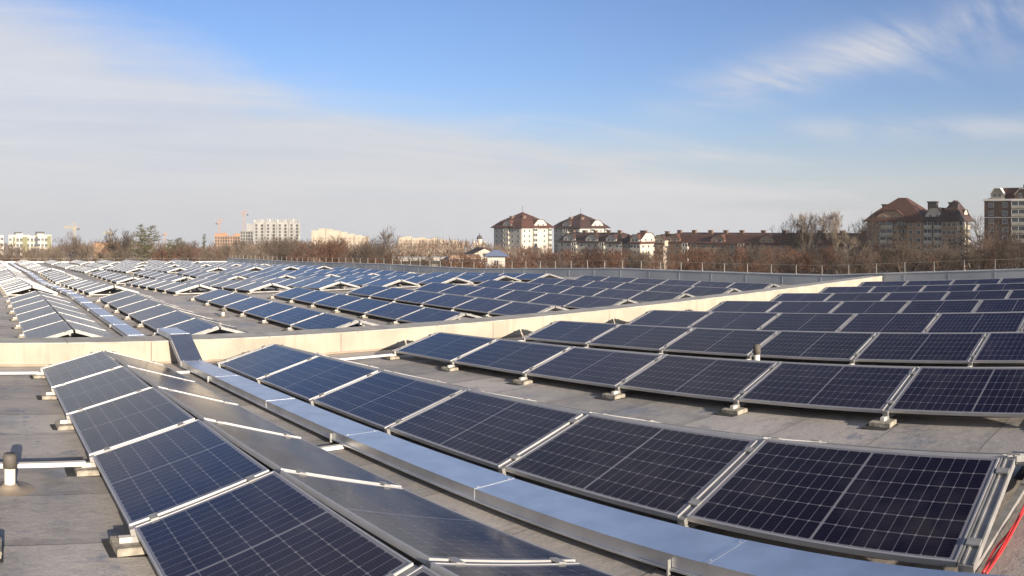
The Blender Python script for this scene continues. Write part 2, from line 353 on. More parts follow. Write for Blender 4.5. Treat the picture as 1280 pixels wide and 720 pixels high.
for k, v in enumerate(VN):
    lab = names[k] if k < 3 else '%s row of black panels right of the duct, before the cream wall' % ORD[k - 2]
    arr_ = array(v, UB, 6, 'tent-shaped solar ' + lab if k < 3 else lab, 'solar arrays in front of the cream wall', 2)
    if k >= 1:
        for s_, q_ in ((-1, .98), (-1, .90)):
            pts = []
            for i in range(49):
                fr_ = (i % 8) / 8; sag = .045 * 4 * fr_ * (1 - fr_) * (1 + .5 * math.sin(i // 8 * 2.3 + k + q_ * 9)); uu = UB + P * i / 8
                pts.append((Vector((v + s_ * q_, uu, zr(uu, v) + .125 - sag)) * S) - arr_.location)
            mo('string_cable', MB().tube(pts, .006, 5), M['black'], arr_, smooth=True)
starts = [18.85, 34.5, 50.1, 65.7, 81.3, 96.9]
bl = ['directly behind the cream wall', 'in the second field behind the cream wall', 'in the third field behind the cream wall', 'in the fourth field behind the cream wall',
      'in the fifth field behind the cream wall', 'in the farthest field, by the roof edge']
for b, u0 in enumerate(starts):
    for k, v in enumerate(VF):
        if b == 5 and k > 7: continue
        rn = 'blue panel row left of the duct,' if k == 0 else '%s blue row right of the duct,' % ORD[k - 1]
        array(v, u0, 6, '%s %s' % (rn, bl[b]), 'solar arrays ' + bl[b], 2 if b == 0 else 1 if b < 3 else 0)

# tie bars between rows
def zl(u, v, zz): return (v * S, u * S, (zr(u, v) + zz) * S)
for i in (3, 6):
    u = UB + P * i + (.03 if i == 6 else 0)
    for k in range(len(VN) - 1 if i == 6 else 2):
        a, b = VN[k] + 1.32, VN[k + 1] - 1.32
        m = MB(S); q_ = .034 if k == 1 else .09
        m.bar((a - .12, 0, q_), (b + .12, 0, q_), .06, .042)
        where = 'at the cream wall foot' if i == 6 else 'halfway along'
        pair = 'left of the array beside the duct' if k == 0 else 'under the cable duct' if k == 1 else 'between %s and %s rows right of the duct' % (ORD[k - 2], ORD[k - 1])
        o = mo('tie_bar', m, M['white'], None, zl(u, 0, 0)); o.location.z = (zr(u, (a + b) / 2)) * S
        tag(o, 'tie bar %s, %s' % (pair, where), 'tie bar', 'white tie bars linking array rows')

# ------------------------------------------------------------------ cream wall
WU, WH, WT = 15.6, .49, .72
M['cream'] = mat('cream render', (.38, .345, .285), .85, 0, .25, 1.1, .25, varcol=(.29, .255, .21), detail=8)
M['coping'] = mat('coping felt', (.38, .37, .34), .7, 0, .3, 2.5, .2)
def streaks(m, pitch, jw):
    t = m.node_tree; b = t.nodes['Principled BSDF']; src = b.inputs['Base Color'].links[0].from_socket
    tcn = nd(t, 'ShaderNodeTexCoord'); mpn = nd(t, 'ShaderNodeMapping'); mpn.inputs['Scale'].default_value = (5, 1, .5); t.links.new(tcn.outputs['Object'], mpn.inputs[0])
    n = nd(t, 'ShaderNodeTexNoise'); n.inputs['Scale'].default_value = 1.0; n.inputs['Detail'].default_value = 8; n.inputs['Roughness'].default_value = .7; t.links.new(mpn.outputs[0], n.inputs['Vector'])
    r_ = nd(t, 'ShaderNodeMapRange', interpolation_type='SMOOTHSTEP'); t.links.new(n.outputs[0], r_.inputs[0]); r_.inputs[1].default_value = .5; r_.inputs[2].default_value = .72; r_.inputs[4].default_value = .65
    mx = nd(t, 'ShaderNodeMix', data_type='RGBA'); t.links.new(r_.outputs[0], mx.inputs[0]); t.links.new(src, mx.inputs[6]); mx.inputs[7].default_value = (.24, .20, .16, 1)
    sp = nd(t, 'ShaderNodeSeparateXYZ'); t.links.new(tcn.outputs['Object'], sp.inputs[0]); d = nd(t, 'ShaderNodeMath', operation='DIVIDE'); t.links.new(sp.outputs[0], d.inputs[0]); d.inputs[1].default_value = pitch
    a = nd(t, 'ShaderNodeMath', operation='ADD'); t.links.new(d.outputs[0], a.inputs[0]); a.inputs[1].default_value = 50.2
    f = nd(t, 'ShaderNodeMath', operation='FRACT'); t.links.new(a.outputs[0], f.inputs[0]); l = nd(t, 'ShaderNodeMath', operation='LESS_THAN'); t.links.new(f.outputs[0], l.inputs[0]); l.inputs[1].default_value = jw / pitch
    k = nd(t, 'ShaderNodeMath', operation='MULTIPLY'); t.links.new(l.outputs[0], k.inputs[0]); k.inputs[1].default_value = .65
    m2 = nd(t, 'ShaderNodeMix', data_type='RGBA'); t.links.new(k.outputs[0], m2.inputs[0]); t.links.new(mx.outputs[2], m2.inputs[6]); m2.inputs[7].default_value = (.1, .085, .07, 1)
    t.links.new(m2.outputs[2], b.inputs['Base Color'])
streaks(M['cream'], 3.6, .022); streaks(M['coping'], 1.8, .02)
t = thing('parapet_wall', 'cream rendered low wall with grey top crossing the whole roof', 'wall', (0, WU * S, 0))
m = MB(S); m2 = MB(S); nseg = 24
va, vb = V0 + .3, 37.35
for i in range(nseg):
    a = va + (vb - va) * i / nseg; b = va + (vb - va) * (i + 1) / nseg
    z0 = zr(WU + .35, (a + b) / 2); j = .0015 if i % 2 else 0
za, zb = zr(WU + .3, va), zr(WU + .3, vb)
def slab(m, va, vb, y0, y1, lo, hi, mi=0):
    vs = [(va, y0, za + lo), (vb, y0, zb + lo), (vb, y1, zb + lo), (va, y1, za + lo), (va, y0, za + hi), (vb, y0, zb + hi), (vb, y1, zb + hi), (va, y1, za + hi)]
    m.add(vs, [(3, 2, 1, 0), (4, 5, 6, 7), (0, 1, 5, 4), (1, 2, 6, 5), (2, 3, 7, 6), (3, 0, 4, 7)], mi)
slab(m, va, vb, 0, WT, -.15, WH - .02)
mo('wall_body', m, M['cream'], t)
slab(m2, va, vb, -.012, WT + .012, WH - .02, WH + .01)
mo('coping', m2, M['coping'], t)
# felt upstand at the wall foot
m3 = MB(S); slab(m3, va, vb, -.02, -.002, -.12, .06); slab(m3, va, vb, -.09, -.02, -.1, .02)
M['felt'] = mat('felt upstand', (.3, .25, .2), .85, 0, .35, 2.2, .2)
mo('felt_upstand', m3, M['felt'], t)

# ------------------------------------------------------------------ grey metal parapet along the right edge
M['clad'] = mat('grey parapet sheet', (.30, .33, .37), .5, .2, .25, .35, 0, varcol=(.20, .23, .28))
M['cope2'] = mat('parapet coping', (.48, .49, .5), .45, .5, .2, 2)
t = thing('edge_parapet', 'long blue-grey sheet metal parapet along the right roof edge', 'parapet', (0, 0, 0))
m = MB(S); mc = MB(S); ms = MB(S)
up = [u for u in us]
for a, b in zip(up, up[1:]):
    for M_, v0, v1, lo, hi in ((m, 37.5, 37.85, -.1, .57), (mc, 37.46, 37.9, .571, .62)):
        vs = [(v0, a, zr(a, 37.5) + lo), (v1, a, zr(a, 37.5) + lo), (v1, b, zr(b, 37.5) + lo), (v0, b, zr(b, 37.5) + lo)]
        vs += [(p[0], p[1], p[2] + hi - lo) for p in vs]
        M_.add(vs, [(3, 2, 1, 0), (4, 5, 6, 7), (0, 1, 5, 4), (1, 2, 6, 5), (2, 3, 7, 6), (3, 0, 4, 7)])
u = -15
while u < 112:
    z = zr(u, 37.5); ms.box((37.485, u, z), (37.5, u + .035, z + .565)); u += 2.45
mo('parapet_cladding', m, M['clad'], t); mo('coping', mc, M['cope2'], t); mo('standing_seam', ms, M['clad'], t)
tag(t.children[-1], kind='stuff')
# far roof edge kerb
t = thing('roof_edge_kerb', 'low pale kerb along the far left roof edge', 'kerb', (0, 112.6 * S, 0))
m = MB(S); za, zb = zr(112.6, V0), zr(112.6, 37.4); slab(m, V0 + .1, 37.4, 0, .3, -.2, .14); mo('kerb_body', m, M['cope2'], t)
# railings
def railing(pts, label, hh=.62):
    t = thing('safety_railing', label, 'railing', Vector(pts[0]) * S); o = Vector(pts[0])
    for p in pts:
        q = Vector(p) - o; m = MB(S); m.bar((0, 0, 0), (0, 0, hh), .028, .028, up=(0, 1, 0)); m.box((-.05, -.05, 0), (.05, .05, .015))
        mo('post', m, M['grey_steel'], t, q * S)
    m = MB(S)
    for z in (hh - .02,):
        for a, b in zip(pts, pts[1:]): m.bar(Vector(a) - o + Vector((0, 0, z)), Vector(b) - o + Vector((0, 0, z)), .012, .012)
    mo('rail', m, M['grey_steel'], t)
railing([(37.68, u, zr(u, 37.5) + .622) for u in [-10 + 1.63 * i for i in range(75)]], 'thin grey railing standing on the right metal parapet', .52)
railing([(v, 112.75, zr(112.7, v) + .142) for v in [-3 + 1.9 * i for i in range(21)]], 'thin pale railing on the kerb of the far left roof edge', .5)

# ------------------------------------------------------------------ cable duct
t = thing('cable_duct', 'long galvanised cable duct running between rows and climbing over the cream wall', 'cable duct', (0, 0, 0))
path = [(-2, .16)]
u = .4
while u < 14: path.append((u, .16)); u += 2.4
path += [(14.6, .16), (15.52, .62), (16.6, .66), (17.5, .18)]
u = 20.1
while u < 108: path.append((u, .16)); u += 2.4
VL, VR, DH = 3.90, 4.34, .10
for idx, ((a, ha), (b, hb)) in enumerate(zip(path, path[1:])):
    m = MB(S); za_, zb_ = zr(a, 4) + ha, zr(b, 4) + hb; e = .0025 * (idx % 2)
    vs = []
    for uu, z in ((a, za_), (b, zb_)): vs += [(VL - e, uu, z - DH), (VR + e, uu, z - DH), (VR + e, uu, z + e), (VL - e, uu, z + e)]
    m.add(vs, [(0, 1, 2, 3), (7, 6, 5, 4), (3, 2, 6, 7), (1, 0, 4, 5), (0, 3, 7, 4), (2, 1, 5, 6)])
    # folded lip along both lower edges
    for v in (VL - .012, VR + .012): m.bar((v, a, za_ - DH + .008), (v, b, zb_ - DH + .008), .016, .014)
    ds = Vector((0, b - a, zb_ - za_)).normalized()
    for uo_, wd_ in ((.02, .05),):      # lap strip with screws at every joint
        p_ = Vector((0, a, za_)) + ds * uo_; up_ = Vector((0, -ds.z, ds.y))
        m.bar(Vector((VL + .004, p_.y, p_.z)) + up_ * .0015, Vector((VR - .004, p_.y, p_.z)) + up_ * .0015, wd_, .005, up=tuple(up_))
        for vv in (VL + .05, VR - .05): m.bar(Vector((vv, p_.y, p_.z)), Vector((vv, p_.y, p_.z)) + up_ * .009, .013, .013, up=(1, 0, 0))
    mo('duct_cover', m, M['galv'], t)
    if idx % 2 == 0 and hb == .16 and ha == .16 and a < 60:
        uu = a + .3; z = zr(uu, 4); m = MB(S)
        m.box((3.98, uu - .12, z + .014), (4.26, uu + .12, z + .045)); m.box((3.95, uu - .15, z), (4.29, uu + .15, z + .012), 1)
        m.bar((4.03, uu, z + .045), (4.03, uu, z + .062), .04, .03, 2, up=(0, 1, 0)); m.bar((4.21, uu, z + .045), (4.21, uu, z + .062), .04, .03, 2, up=(0, 1, 0))
        m.bar((3.88, uu, z + .03), (3.88, uu, z + .13), .03, .012, 2, up=(0, 1, 0))
        mo('duct_support', m, [M['paver'], M['rubber'], M['alu_d']], t)

# ------------------------------------------------------------------ vent pipes
def vent(v, u, hh, label, r=.052):
    t = thing('vent_pipe', label, 'vent pipe', zl(u, v, .001), 'vent pipes on the roof')
    m = MB(S).lathe([(.24, 0), (.20, .008), (.12, .014), (r + .03, .035), (r + .006, .06)], 24); mo('flashing', m, M['felt'], t, smooth=True)
    m = MB(S).lathe([(r, .02), (r, hh * .68)], 20); mo('pipe', m, M['pvc'], t, smooth=True)
    c = r * 1.25; m = MB(S).lathe([(r * .9, hh * .62), (c, hh * .62), (c * 1.02, hh * .93), (c * .85, hh), (.001, hh)], 20); mo('pipe_cap', m, M['cap'], t, smooth=True)
vent(.27, 7.12, .335, 'short pale vent pipe with dark cap at the left edge of the foreground roof')
vent(11.35, 7.1, .46, 'pale vent pipe with dark cap between two right-hand panel rows')
vent(8.2, 25.1, .3, 'small pale vent pipe in the aisle behind the cream wall')

# ------------------------------------------------------------------ red and black cables
def cable(pts, r, col, label, name='cable'):
    m = MB(); P_ = [Vector(p) for p in pts]; sp = []
    for i in range(len(P_) - 1):
        a, b, c, d = P_[max(i - 1, 0)], P_[i], P_[i + 1], P_[min(i + 2, len(P_) - 1)]
        for k in range(8):
            q = k / 8; sp.append(.5 * ((2 * b) + (c - a) * q + (2 * a - 5 * b + 4 * c - d) * q * q + (-a + 3 * b - 3 * c + d) * q ** 3))
    sp.append(P_[-1]); m.tube([x * S for x in sp], r * S, 8)
    tag(mo(name, m, M[col], None, smooth=True), label, 'cable')
bu = UB - .1
for j in range(3):
    pts = []
    for i in range(9):
        v = 4.55 + i * .36; pts.append((v, bu - .01 - .02 * j + .012 * math.sin(i * 1.7 + j), zr(bu, v) + .06 + .012 * math.sin(i * 2.1 + 2 * j) + .012 * j))
    cable(pts, .009, 'red', ['red cable nearest the end frame of the foreground array', 'red cable in the middle of the bundle by the foreground array end', 'outermost red cable drooping beside the foreground array end frame'][j])
cable([(5.62, bu + .02, zr(bu, 5.6) + .43), (5.9, bu - .03, zr(bu, 5.6) + .36), (6.2, bu - .06, zr(bu, 5.6) + .28), (6.1, bu - .05, zr(bu, 5.6) + .12)], .011, 'black', 'black cable looping down from the ridge of the foreground array')

# ================================================================== surroundings
def TZ(r): return -9 - .04 * max(0, r - 60)
def th(x): return (x + 24.3) / F
def bgp(x, r, y=None): return Vector((r * math.sin(th(x)), r * math.cos(th(x)), TZ(r) if y is None else CAMZ + (283.7 - y) / F * r))
def Z(y, r): return CAMZ + (283.7 - y) / F * r
M['grass'] = mat('winter grass', (.10, .085, .045), .95, 0, .5, .05, 0, varcol=(.06, .05, .03))
mb = MB(); rs = [0, 60, 120, 200, 320, 500, 800, 1200, 1800, 2400]; nn = 72
vs = [(0, 0, TZ(0))]
for r in rs[1:]:
    for k in range(nn): vs.append((r * math.sin(2 * math.pi * k / nn), r * math.cos(2 * math.pi * k / nn), TZ(r)))
fs = [(0, 1 + (k + 1) % nn, 1 + k) for k in range(nn)]
for i in range(len(rs) - 2):
    for k in range(nn):
        a = 1 + i * nn; fs.append((a + k, a + (k + 1) % nn, a + nn + (k + 1) % nn, a + nn + k))
tag(mo('ground', mb.add(vs, fs), M['grass']), kind='structure')

M['tile'] = mat('red brown roof', (.085, .034, .024), .75, 0, .4, .6); M['tile2'] = mat('dark brown roof', (.048, .023, .020), .75, 0, .4, .6)
M['bwhite'] = mat('white render', (.48, .45, .39), .85, 0, .2, .3); M['tan'] = mat('tan brick', (.30, .205, .14), .9, 0, .25, .5)
M['brick'] = mat('brown brick', (.15, .095, .07), .9, 0, .3, .6); M['grey'] = mat('grey render', (.42, .40, .37), .9, 0, .2, .3)
M['cream2'] = mat('cream panels', (.36, .32, .26), .9, 0, .2, .1); M['conc'] = mat('raw concrete', (.27, .27, .265), .9, 0, .3, .08)
M['orange'] = mat('orange brick', (.30, .17, .10), .9, 0, .25, .2); M['dark'] = mat('dark panel', (.05, .055, .07), .7); M['lime'] = mat('lime panel', (.15, .15, .08), .7)
M['pane'] = mat('window glass', (.035, .045, .06), .12, 0, spec=.8); M['wframe'] = mat('window frame', (.7, .68, .64), .6); M['pipe'] = mat('chimney', (.05, .04, .04), .8)
M['open'] = mat('unglazed opening', (.03, .028, .025), .9); M['craney'] = mat('yellow crane paint', (.26, .21, .09), .7); M['craneo'] = mat('orange crane paint', (.26, .13, .07), .7)
M['blue'] = mat('blue sheet roof', (.12, .15, .24), .6); M['gold'] = mat('dark dome', (.1, .09, .09), .4, .5)
WIN = {}
def winmesh(w_, h_, fm='wframe', pm='pane', fr_=.09):
    k = (w_, h_, fm, pm)
    if k not in WIN:
        m = MB(); m.box((-w_ / 2, -.02, -h_ / 2), (w_ / 2, .05, h_ / 2), 0)
        m.box((-w_ / 2 + fr_, -.045, -h_ / 2 + fr_), (-fr_ / 3, -.019, h_ / 2 - fr_), 1); m.box((fr_ / 3, -.045, -h_ / 2 + fr_), (w_ / 2 - fr_, -.019, h_ / 2 - fr_), 1)
        WIN[k] = m.mesh('window', [M[fm], M[pm]])
    return WIN[k]
def facade(t, a, b, z0, z1, rows, cols, w_=1.4, h_=1.5, skip=(), name='window', fm='wframe', pm='pane', budget=None):
    """windows on the wall from a to b (local XY, outward normal on the right of a->b turned)"""
    a, b = Vector((a[0], a[1], 0)), Vector((b[0], b[1], 0)); d = (b - a); L = d.length; d.normalize(); nrm = Vector((d.y, -d.x, 0))
    ang = math.atan2(d.y, d.x)
    for r in range(rows):
        for c in range(cols):
            if (c in skip) : continue
            p = a + d * (L * (c + .5) / cols) + Vector((0, 0, z0 + (z1 - z0) * (r + .5) / rows)) + nrm * .01
            ob(name, winmesh(w_, h_, fm, pm), t, p, (0, 0, ang))
def balcony(t, a, b, frac, z0, z1, rows, w_=3.2, mt='bwhite', dep=1.1):
    a, b = Vector((a[0], a[1], 0)), Vector((b[0], b[1], 0)); d = (b - a); L = d.length; d.normalize(); ang = math.atan2(d.y, d.x)
    key = ('balc', w_, mt, dep)
    if key not in WIN:
        m = MB(); m.box((-w_ / 2, -dep, -.15), (w_ / 2, .02, 1.0), 0); m.box((-w_ / 2 + .1, -dep + .12, 1.0), (w_ / 2 - .1, .02, 2.45), 1)
        for q in (-w_ / 2 + .05, 0, w_ / 2 - .05): m.box((q - .05, -dep + .02, 1.0), (q + .05, -dep + .12, 2.45), 2)
        m.box((-w_ / 2, -dep, 2.45), (w_ / 2, .02, 2.7), 0)
        WIN[key] = m.mesh('balcony', [M[mt], M['pane'], M['wframe']])
    for r in range(rows):
        p = a + d * L * frac + Vector((0, 0, z0 + (z1 - z0) * (r + .12) / rows)); ob('balcony', WIN[key], t, p, (0, 0, ang))
def hip(t, x0, y0, x1, y1, z, hh, mt, ov=.9, ridge=.25, name='roof', axis='y'):
    x0 -= ov; y0 -= ov; x1 += ov; y1 += ov; cx_, cy_ = (x0 + x1) / 2, (y0 + y1) / 2; lx, ly = (x1 - x0) / 2 * ridge, (y1 - y0) / 2 * ridge
    # mansard: steep skirt then shallow top
    k = .55; sx, sy = (x1 - x0) * .16, (y1 - y0) * .16
    vs = [(x0, y0, z), (x1, y0, z), (x1, y1, z), (x0, y1, z)]
    vs += [(x0 + sx, y0 + sy, z + hh * .42), (x1 - sx, y0 + sy, z + hh * .42), (x1 - sx, y1 - sy, z + hh * .42), (x0 + sx, y1 - sy, z + hh * .42)]
    vs += [(cx_ - lx, cy_ - ly, z + hh), (cx_ + lx, cy_ - ly, z + hh), (cx_ + lx, cy_ + ly, z + hh), (cx_ - lx, cy_ + ly, z + hh)]
    m = MB().add(vs, [(3, 2, 1, 0)] + [(i, (i + 1) % 4, 4 + (i + 1) % 4, 4 + i) for i in range(4)] + [(4 + i, 4 + (i + 1) % 4, 8 + (i + 1) % 4, 8 + i) for i in range(4)] + [(8, 9, 10, 11)])
    m.box((x0 + .1, y0 + .1, z - .25), (x1 - .1, y1 - .1, z - .01))
    return mo(name, m, M[mt], t)
def gable(t, a, b, c, w_, z, hh, dep, mt, rm):
    """gabled wall dormer standing on wall a->b at fraction c"""
    a, b = Vector((a[0], a[1], 0)), Vector((b[0], b[1], 0)); d = (b - a); L = d.length; d.normalize(); p = a + d * L * c; ang = math.atan2(d.y, d.x)
    m = MB().add([(-w_ / 2, -.12, -1), (w_ / 2, -.12, -1), (w_ / 2, -.12, hh * .45), (w_ * .22, -.12, hh), (-w_ * .22, -.12, hh), (-w_ / 2, -.12, hh * .45)] +
                 [(-w_ / 2, dep, -1), (w_ / 2, dep, -1), (w_ / 2, dep, hh * .45), (w_ * .22, dep, hh), (-w_ * .22, dep, hh), (-w_ / 2, dep, hh * .45)],
                 [(0, 1, 2, 3, 4, 5), (11, 10, 9, 8, 7, 6), (0, 6, 7, 1), (1, 7, 8, 2), (5, 11, 6, 0)], 0)
    e = .25
    m.add([(w_ / 2 + e, -.5, hh * .45 - .1), (w_ * .22, -.5, hh + e), (-w_ * .22, -.5, hh + e), (-w_ / 2 - e, -.5, hh * .45 - .1)] + [(w_ / 2 + e, dep, hh * .45 - .1), (w_ * .22, dep, hh + e), (-w_ * .22, dep, hh + e), (-w_ / 2 - e, dep, hh * .45 - .1)],
          [(0, 4, 5, 1), (1, 5, 6, 2), (2, 6, 7, 3)], 1)
    m.add([(w_ / 2 + e, -.5, hh * .45 - .3), (w_ * .22, -.5, hh), (-w_ * .22, -.5, hh), (-w_ / 2 - e, -.5, hh * .45 - .3), (w_ / 2 + e, -.5, hh * .45 - .1), (w_ * .22, -.5, hh + e), (-w_ * .22, -.5, hh + e), (-w_ / 2 - e, -.5, hh * .45 - .1)],
          [(0, 1, 5, 4), (1, 2, 6, 5), (2, 3, 7, 6)], 1)
    g_ = mo('gable', m, [M[mt], M[rm]], t, p + Vector((0, 0, z)), (0, 0, ang))
    for q in (-.2, .2): ob('window', winmesh(1.3, 1.4), g_, (q * w_, -.14, hh * .35))
    return g_
def block(name, label, cat, x0, y0, x1, y1, zt, mats, rl=None, group=None):
    """main body, world coords; thing origin at the ground by the near corner"""
    r = math.hypot(x0, y0); zb = TZ(math.hypot(x1, y1)) - 1
    t = thing(name, label, cat, (x0, y0, TZ(r)), group); return t, (x1 - x0), (y1 - y0), zt - TZ(r), zb - TZ(r)
# --- house A and B (tall, hipped red roofs, sunlit right faces)
def tower_house(label, xl, xc, xr, r, ye, ya, rows, mt_l, mt_r, rm):
    v0, u0 = r * math.sin(th(xc)), r * math.cos(th(xc)); u1 = v0 / math.tan(th(xl)); v1 = u0 * math.tan(th(xr))
    t, W_, D_, zt, zb = block('apartment_house', label, 'apartment building', v0, u0, v1, u1, Z(ye, r), None)
    m = MB(); m.box((0, 0, zb), (W_, D_, zt), 0)
    mo('wall', m, M[mt_r], t)
    # left (-v) face: its shade is put in as a grey slab
    m = MB(); m.box((-.25, .5, zb), (-.0, D_ - .5, zt - .3)); mo('shaded_side', m, M[mt_l], t)
    rows_h = zt - .8
    facade(t, (0, 0), (W_, 0), 1, zt - .4, rows, 6, skip=(2, 3)); balcony(t, (0, 0), (W_, 0), .42, 1, zt - .4, rows, 3.0)
    balcony(t, (0, 0), (W_, 0), .92, 1, zt - .4, rows, 2.4)
    facade(t, (-.25, D_), (-.25, 0), 1, zt - .4, rows, 5, skip=(2,)); balcony(t, (-.25, D_), (-.25, 0), .5, 1, zt - .4, rows, 4.2)
    rf = hip(t, 0, 0, W_, D_, zt, (ye - ya) / F * r, rm, 1.6, .02)
    gable(t, (0, 0), (W_, 0), .62, W_ * .42, zt, 4.6, 4, 'bwhite', rm); gable(t, (-.25, D_), (-.25, 0), .5, D_ * .3, zt, 4.2, 4, 'grey', rm)
    for qx, qy in ((.25, .6), (.75, .45), (.3, .25)):
        mo('chimney', MB().box((W_ * qx - 1.2, D_ * qy - .9, zt + 2), (W_ * qx + 1.2, D_ * qy + .9, zt + (ye - ya) / F * r * .72)).box((W_ * qx - 1.4, D_ * qy - 1.1, zt + (ye - ya) / F * r * .72), (W_ * qx + 1.4, D_ * qy + 1.1, zt + (ye - ya) / F * r * .72 + .3)), M['brick'], rf)
    mo('antenna', MB().tube([(W_ / 2, D_ / 2, zt + (ye - ya) / F * r - .5), (W_ / 2, D_ / 2, zt + (ye - ya) / F * r + 4)], .12, 5), M['pipe'], rf)
    return t
tower_house('tall white apartment house with an orange-red hipped roof, standing left of its twin', 617, 652, 689, 440, 284.5, 264.5, 8, 'grey', 'bwhite', 'tile')
tower_house('tall white apartment house with a dark red hipped roof, right of its twin', 692, 725, 759, 470, 284.8, 266.5, 8, 'grey', 'bwhite', 'tile2')

# --- long low row houses
def row_house(label, xl, xr, v0, dep, yr, rm, wm_, nb, gab, bals, brick_end=False, endx=None):
    u1 = v0 / math.tan(th(xl)); u0 = v0 / math.tan(th(xr)); rr = math.hypot(v0, (u0 + u1) / 2); zr_ = Z(yr, rr)
    t, W_, D_, zt, zb = block('row_house', label, 'apartment building', v0, u0, v0 + dep, u1, zr_ - 5.2, None)
    mo('wall', MB().box((0, 0, zb), (W_, D_, zt)), M[wm_], t)
    rows = 4; z0 = zt - rows * 3.0
    cols = max(3, int(D_ / 4.6)); cols = min(cols, 20)
    bc = [int(b * cols) for b in bals]
    facade(t, (0, D_), (0, 0), z0, zt, rows, cols, 1.7, 1.6, skip=bc)
    for b in bc: balcony(t, (0, D_), (0, 0), (b + .5) / cols, z0, zt, rows, 3.4)
    facade(t, (0, 0), (W_, 0), z0, zt, rows, 3, 1.5, 1.5)
    # mansard roof with flat-ish ridge
    o = .7; hh = 5.2; x0, x1, y0, y1 = -o, W_ + o, -o, D_ + o
    vs = [(x0, y0, zt), (x1, y0, zt), (x1, y1, zt), (x0, y1, zt), (x0 + 3, y0 + 2.4, zt + hh * .72), (x1 - 3, y0 + 2.4, zt + hh * .72), (x1 - 3, y1 - 2.4, zt + hh * .72), (x0 + 3, y1 - 2.4, zt + hh * .72),
          (W_ / 2, y0 + 5, zt + hh), (W_ / 2, y1 - 5, zt + hh)]
    rf = mo('roof', MB().add(vs, [(3, 2, 1, 0), (0, 1, 5, 4), (1, 2, 6, 5), (2, 3, 7, 6), (3, 0, 4, 7), (4, 5, 8), (5, 6, 9, 8), (6, 7, 9), (7, 4, 8, 9)]).box((x0 + .1, y0 + .1, zt - .3), (x1 - .1, y1 - .1, zt - .01)), M[rm], t)
    for i in range(nb):
        y_ = D_ * (i + .5) / nb + rnd.uniform(-2, 2); xx = W_ / 2 + rnd.uniform(-2, 1)
        mo('chimney', MB().box((xx - .6, y_ - 1.1, zt + 3), (xx + .6, y_ + 1.1, zt + hh + .9)).box((xx - .8, y_ - 1.3, zt + hh + .9), (xx + .8, y_ + 1.3, zt + hh + 1.15)), M['brick'], rf)
    for gp, gw in gab: gable(t, (0, D_), (0, 0), gp, gw, zt, 4.2, 5, wm_ if not brick_end else 'bwhite', rm)
    return t, W_, D_, zt
row_house('long grey row house with dark red mansard roof, right below the tall twin houses', 698, 776, 285, 13, 290.5, 'tile2', 'grey', 5, [(.18, 9), (.55, 9), (.85, 7)], [.3, .7])
t, W_, D_, zt = row_house('short row house with a sunlit white gable end facing left of the long row', 787, 800, 285, 12.5, 291, 'tile', 'bwhite', 2, [(.5, 6)], [])
gable(t, (0, 0), (W_, 0), .5, W_ * .9, zt, 5, 5, 'bwhite', 'tile')
t, W_, D_, zt = row_house('very long brown-roofed row house behind bare trees with white balcony stacks', 830, 1082, 299, 13, 291, 'tile', 'tan', 11, [(.05, 9), (.3, 8), (.55, 8), (.77, 9), (.93, 9)], [.12, .42, .7, .76, .9])
t, W_, D_, zt = row_house('small row house with two lit cream gables, between the two longer rows', 819, 829, 296, 12.5, 292, 'tile2', 'cream2', 1, [(.5, 7)], [])
gable(t, (0, 0), (W_, 0), .5, W_ * .8, zt, 4.6, 5, 'cream2', 'tile2')

